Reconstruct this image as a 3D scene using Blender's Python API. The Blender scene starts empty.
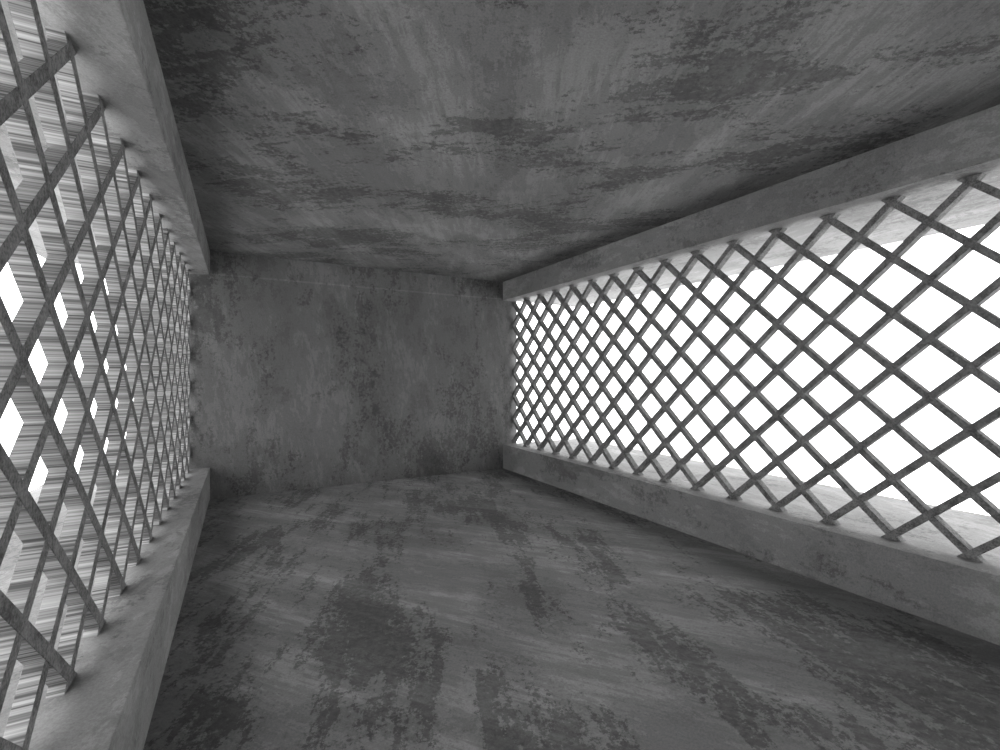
import bpy, bmesh, math
from mathutils import Vector

scn = bpy.context.scene
C = scn.collection
scn.view_settings.view_transform = 'Standard'
scn.view_settings.look = 'None'

# ------------------------------------------------------------ dimensions (metres)
FLOOR, CEIL = 0.0, 3.0
EYE = 1.5
XL, XR = -0.35, 3.68          # inner faces of the long beams
OL, OR = -1.8, 5.2            # outer faces
YF, YB = -1.6, 6.68           # front (behind camera) and back wall
SILL, HEAD = 0.385, 2.70      # opening bottom and top

# ------------------------------------------------------------ materials
class NT:
    def __init__(s, name):
        s.m = bpy.data.materials.new(name); s.m.use_nodes = True
        s.t = s.m.node_tree; s.t.nodes.clear()
        s.out = s.n('ShaderNodeOutputMaterial'); s.b = s.n('ShaderNodeBsdfPrincipled')
        s.l(s.b.outputs[0], s.out.inputs[0])
        s.geo = s.n('ShaderNodeNewGeometry')
    def n(s, t, **k):
        o = s.t.nodes.new(t)
        for a, v in k.items(): setattr(o, a, v)
        return o
    def l(s, a, b): s.t.links.new(a, b)
    def mapping(s, loc=(0,0,0), rot=(0,0,0), sc=(1,1,1)):
        r0 = s.n('ShaderNodeMapping'); r0.inputs['Rotation'].default_value = rot
        s.l(s.geo.outputs['Position'], r0.inputs['Vector'])
        r = s.n('ShaderNodeMapping')
        r.inputs['Location'].default_value = loc
        r.inputs['Scale'].default_value = sc
        s.l(r0.outputs[0], r.inputs['Vector'])
        return r.outputs[0]
    def noise(s, vec, scale, detail=8, rough=.6, dist=0, lac=2.0):
        r = s.n('ShaderNodeTexNoise')
        r.inputs['Scale'].default_value = scale; r.inputs['Detail'].default_value = detail
        r.inputs['Roughness'].default_value = rough; r.inputs['Distortion'].default_value = dist
        r.inputs['Lacunarity'].default_value = lac
        s.l(vec, r.inputs['Vector']); return r.outputs[0]
    def math(s, op, a, b=0.0, clamp=False):
        r = s.n('ShaderNodeMath', operation=op, use_clamp=clamp)
        for i, v in enumerate((a, b)):
            if isinstance(v, (int, float)): r.inputs[i].default_value = v
            else: s.l(v, r.inputs[i])
        return r.outputs[0]
    def rng(s, v, a, b, c, d, smooth=False):
        r = s.n('ShaderNodeMapRange'); r.clamp = True
        if smooth: r.interpolation_type = 'SMOOTHSTEP'
        s.l(v, r.inputs[0])
        for i, q in enumerate((a, b, c, d)): r.inputs[i+1].default_value = q
        return r.outputs[0]
    def wsum(s, *pairs):
        acc = None
        for v, w in pairs:
            t = s.math('MULTIPLY', v, w)
            acc = t if acc is None else s.math('ADD', acc, t)
        return acc
    def prod(s, *vs):
        acc = vs[0]
        for v in vs[1:]: acc = s.math('MULTIPLY', acc, v)
        return acc
    def finish(s, val, bump, rough=.85, bstr=.25, bdist=.01):
        cc = s.n('ShaderNodeCombineColor')
        for i in range(3): s.l(val, cc.inputs[i])
        s.l(cc.outputs[0], s.b.inputs['Base Color'])
        s.b.inputs['Roughness'].default_value = rough
        s.b.inputs['Specular IOR Level'].default_value = .25
        bp = s.n('ShaderNodeBump'); bp.inputs['Strength'].default_value = bstr; bp.inputs['Distance'].default_value = bdist
        s.l(bump, bp.inputs['Height']); s.l(bp.outputs[0], s.b.inputs['Normal'])
        return s.m

def concrete(name, base, dark, rotA, scA, rotB, scB, thr=.52, thr2=None, seed=(0,0,0), stroke=(1,.12,1), st_amt=.06,
             rotS=None, pale_line=None):
    """worn plaster: a smooth skin rubbed through in crisp, speckled patches plus a field of brushed scratches"""
    s = NT(name)
    thr2 = thr if thr2 is None else thr2
    rotS = rotB if rotS is None else rotS
    vA = s.mapping(seed, rotA, scA); vB = s.mapping((seed[0]+7, seed[1]+3, seed[2]+5), rotB, scB)
    vS = s.mapping(seed, rotA, stroke); vT = s.mapping(seed, rotS, stroke)
    v0 = s.mapping(seed)
    big  = s.noise(v0, .6, 3, .5, .4)
    zone = s.noise(vA, 1.0, 2, .5, .6)
    zonB = s.noise(vB, 1.2, 2, .5, .6)
    grit = s.noise(v0, 26, 9, .82)
    fine = s.noise(v0, 90, 5, .85)
    strA = s.noise(vS, 14, 9, .70, .3)
    strB = s.noise(vT, 16, 9, .72, .2)
    mid  = s.noise(vA, 4.2, 13, .72)
    midB = s.noise(vB, 4.8, 13, .72)
    m1 = s.wsum((zone, .30), (mid, .30), (strA, .16), (grit, .24))
    p1 = s.rng(m1, thr, thr+.006, 0, 1)                  # main dark patches, sharp edges
    h1 = s.rng(m1, thr-.035, thr, 0, 1)                  # half-rubbed fringe made of flecks
    fl = s.rng(s.wsum((grit, .7), (fine, .3)), .50, .52, 0, 1)
    fringe = s.prod(h1, fl)
    m2 = s.wsum((zonB, .26), (midB, .24), (strB, .30), (grit, .20))
    p2 = s.rng(m2, thr2, thr2+.006, 0, 1)
    m3 = s.wsum((zonB, -.30), (mid, .26), (strB, .34), (grit, .16))
    p3 = s.rng(m3, .250, .260, 0, 1)                     # pale scuffs
    tone = s.rng(big, .3, .7, .82, 1.20)
    spk = s.rng(fine, .38, .62, .84, 1.16)
    st = s.rng(strB, .38, .62, 1-st_amt, 1+st_amt)
    k = 1.0-dark/base
    def cut(m, a): return s.math('SUBTRACT', 1.0, s.math('MULTIPLY', m, a))
    val = s.prod(tone, spk, st, s.math('MULTIPLY', s.math('ADD', 1.0, s.math('MULTIPLY', p3, .22)), base),
                 cut(p1, k), cut(fringe, k*.55), cut(p2, .6*k))
    if pale_line:
        sx = s.n('ShaderNodeSeparateXYZ'); s.l(s.geo.outputs['Position'], sx.inputs[0])
        d = s.math('ABSOLUTE', s.math('SUBTRACT', s.math('ADD', sx.outputs[2], s.math('MULTIPLY', s.math('SUBTRACT', big, .5), .02)), pale_line))
        val = s.math('MULTIPLY', val, s.rng(d, .0, .016, 1.32, 1.0))  # thin paler line across the surface at one height
    bump = s.wsum((p1, -.5), (fine, .8), (grit, 1.0))
    return s.finish(val, bump)

R = math.radians
M_floor = concrete('concrete_floor', .190, .115, (0,0,R(20)), (1.9,.6,1), (0,0,R(-38)), (1.8,.6,1), .514, .508, (2.2,1.4,0), st_amt=.13, rotS=(0,0,R(-38)))
M_ceil  = concrete('concrete_ceiling', .185, .112, (0,0,R(-50)), (1.5,.8,1), (0,0,R(30)), (1.8,.7,1), .513, .510, (9.3,4.1,2), st_amt=.08)
M_back  = concrete('concrete_back_wall', .148, .104, (0,0,0), (1.5,1,.8), (0,R(8),0), (1.8,1,.9), .525, .532, (4.4,0,1.7), stroke=(1,1,.3), st_amt=.04, pale_line=2.72)
M_beam  = concrete('concrete_beam', .195, .142, (0,0,0), (1.2,.9,1.8), (0,0,R(20)), (1.8,1.2,2.2), .530, .53, (1.1,6.3,3.1), st_amt=.04)

def side_material():
    s = NT('streaked_bar_side_lit')                    # grain runs straight through the bar depth; outside light painted in as paler tone
    v = s.mapping((0,3.1,1.7), (0,0,0), (0,.25,1))
    a = s.noise(v, 22, 2, .6); c = s.noise(v, 120, 2, .7)
    val = s.rng(s.wsum((a, .3), (c, .7)), .40, .62, .08, .42)
    return s.finish(val, a, .8, bstr=.03, bdist=.002)
def face_material(name, lo, hi):
    s = NT(name)
    v = s.mapping((1.3,5.1,2.7))
    a = s.noise(v, 14, 10, .8); c = s.noise(v, 90, 4, .7)
    val = s.rng(s.wsum((a, .6), (c, .4)), .42, .58, lo, hi)
    return s.finish(val, c, .8, bstr=.15, bdist=.003)
M_sideLit = side_material()
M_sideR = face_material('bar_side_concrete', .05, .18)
M_front = face_material('bar_front_concrete', .06, .22)

# ------------------------------------------------------------ geometry helpers
def box_obj(name, x0, x1, y0, y1, z0, z1, mat, bevel=0):
    bm = bmesh.new()
    vs = [bm.verts.new((x, y, z)) for x in (x0,x1) for y in (y0,y1) for z in (z0,z1)]
    for f in ((0,1,3,2),(4,6,7,5),(0,4,5,1),(2,3,7,6),(0,2,6,4),(1,5,7,3)):
        bm.faces.new([vs[i] for i in f])
    bmesh.ops.recalc_face_normals(bm, faces=bm.faces)
    if bevel: bmesh.ops.bevel(bm, geom=list(bm.edges), offset=bevel, segments=2, affect='EDGES', profile=.5)
    me = bpy.data.meshes.new(name); bm.to_mesh(me); bm.free(); me.materials.append(mat)
    o = bpy.data.objects.new(name, me); C.objects.link(o)
    return o

def struct(name, label, *a, **k):
    o = box_obj(name, *a, **k); o['kind'] = 'structure'; o['label'] = label
    return o

struct('floor', 'dark worn concrete floor with scraped patches', OL, OR, YF-.25, YB+.25, FLOOR-.3, FLOOR, M_floor)
struct('ceiling', 'dark stained concrete ceiling slab', OL, OR, YF-.25, YB+.25, CEIL, CEIL+.3, M_ceil)
xl_lat, xr_lat = -0.545, 3.855      # room-side faces of the lattices
struct('wall_back', 'stained concrete end wall between the two lattices', xl_lat-.085, xr_lat+.085, YB, YB+.25, FLOOR, CEIL, M_back)
struct('wall_front', 'concrete wall behind the viewer', xl_lat-.085, xr_lat+.085, YF-.25, YF, FLOOR, CEIL, M_back)
struct('trim_1', 'low concrete beam under the left lattice', OL, XL, YF, YB, FLOOR, SILL, M_beam, bevel=.005)
struct('trim_2', 'concrete ceiling beam above the left lattice', OL, XL, YF, YB, HEAD, CEIL, M_beam, bevel=.005)
struct('trim_3', 'low concrete beam under the right lattice', XR, OR, YF, YB, FLOOR, SILL, M_beam, bevel=.005)
struct('trim_4', 'concrete ceiling beam above the right lattice', XR, OR, YF, YB, HEAD, CEIL, M_beam, bevel=.005)

# ------------------------------------------------------------ lattices
def clip(poly, axis, lim, keep_less):
    out = []
    for i in range(len(poly)):
        p, q = poly[i], poly[(i+1) % len(poly)]
        ip = (p[axis] <= lim) if keep_less else (p[axis] >= lim)
        iq = (q[axis] <= lim) if keep_less else (q[axis] >= lim)
        if ip: out.append(p)
        if ip != iq:
            t = (lim-p[axis])/(q[axis]-p[axis])
            out.append((p[0]+t*(q[0]-p[0]), p[1]+t*(q[1]-p[1])))
    return out

INS = .028
Z0, Z1 = SILL+INS, HEAD-INS
PZ = (Z1-Z0)/6
def bar_mesh(ystart, sgn, xa, xb, origin, mats, BW, PY):
    d = Vector((sgn*PY, PZ)).normalized(); n = Vector((-d.y, d.x))*BW/2
    p0 = Vector((ystart, Z0)) - d*1.0; p1 = Vector((ystart, Z0)) + d*6.0
    poly = [tuple(p0+n), tuple(p0-n), tuple(p1-n), tuple(p1+n)]
    for ax, lim, less in ((0, YF, False), (0, YB, True), (1, SILL, False), (1, HEAD, True)):
        if len(poly) < 3: return None
        poly = clip(poly, ax, lim, less)
    if len(poly) < 3: return None
    area = abs(sum(poly[i][0]*poly[(i+1)%len(poly)][1]-poly[(i+1)%len(poly)][0]*poly[i][1] for i in range(len(poly))))/2
    if area < BW*.06: return None
    bm = bmesh.new()
    A = [bm.verts.new((xa-origin[0], y-origin[1], z-origin[2])) for y, z in poly]
    B = [bm.verts.new((xb-origin[0], y-origin[1], z-origin[2])) for y, z in poly]
    bm.faces.new(A); bm.faces.new(B[::-1])
    for i in range(len(poly)):
        j = (i+1) % len(poly); bm.faces.new((A[i], B[i], B[j], A[j]))
    bmesh.ops.recalc_face_normals(bm, faces=bm.faces)
    bmesh.ops.bevel(bm, geom=[e for e in bm.edges if e.calc_length() > .1], offset=.0015, segments=1, affect='EDGES')
    bm.normal_update()
    for f in bm.faces: f.material_index = 0 if abs(f.normal.x) > .5 else 1
    me = bpy.data.meshes.new('bar'); bm.to_mesh(me); bm.free()
    for m in mats: me.materials.append(m)
    return me

def lattice(xfront, side, label, mats, phase, BW, BD, PY):
    xs = (xfront, xfront+side*BD)
    xa, xb = min(xs), max(xs)
    org = ((xa+xb)/2, (YF+YB)/2, SILL)
    root = bpy.data.objects.new('lattice_grille', None); C.objects.link(root)
    root.location = org; root['label'] = label; root['category'] = 'lattice'
    root['group'] = 'diagonal lattice grilles in the long openings'
    for sgn in (1, -1):
        off = .0015 if sgn > 0 else 0
        for k in range(-10, 32):
            me = bar_mesh(YB - (k+phase)*PY, sgn, xa+off, xb-off, org, mats, BW, PY)
            if me is None: continue
            o = bpy.data.objects.new('bar', me); C.objects.link(o); o.parent = root
    return root
lattice(xl_lat, -1, 'diagonal concrete lattice seen edge-on in the left opening, streaked bar sides showing', (M_front, M_sideLit), .5, .050, .055, .4227)
lattice(xr_lat, 1, 'diagonal concrete lattice in the right opening, seen broadly with open white diamonds', (M_front, M_sideR), 0, .043, .068, .3945)

# ------------------------------------------------------------ light: bright overcast white sky
w = bpy.data.worlds.new('sky'); scn.world = w; w.use_nodes = True
bg = w.node_tree.nodes['Background']; bg.inputs[0].default_value = (1,1,1,1); bg.inputs[1].default_value = 4.8

# ------------------------------------------------------------ camera
cam = bpy.data.cameras.new('camera'); co = bpy.data.objects.new('camera', cam); C.objects.link(co)
cam.sensor_width = 36; cam.lens = 36*473/1000; cam.clip_start = .02
co.location = (0, 0, EYE); co.rotation_euler = (math.pi/2, 0, -math.atan(257/473))
scn.camera = co
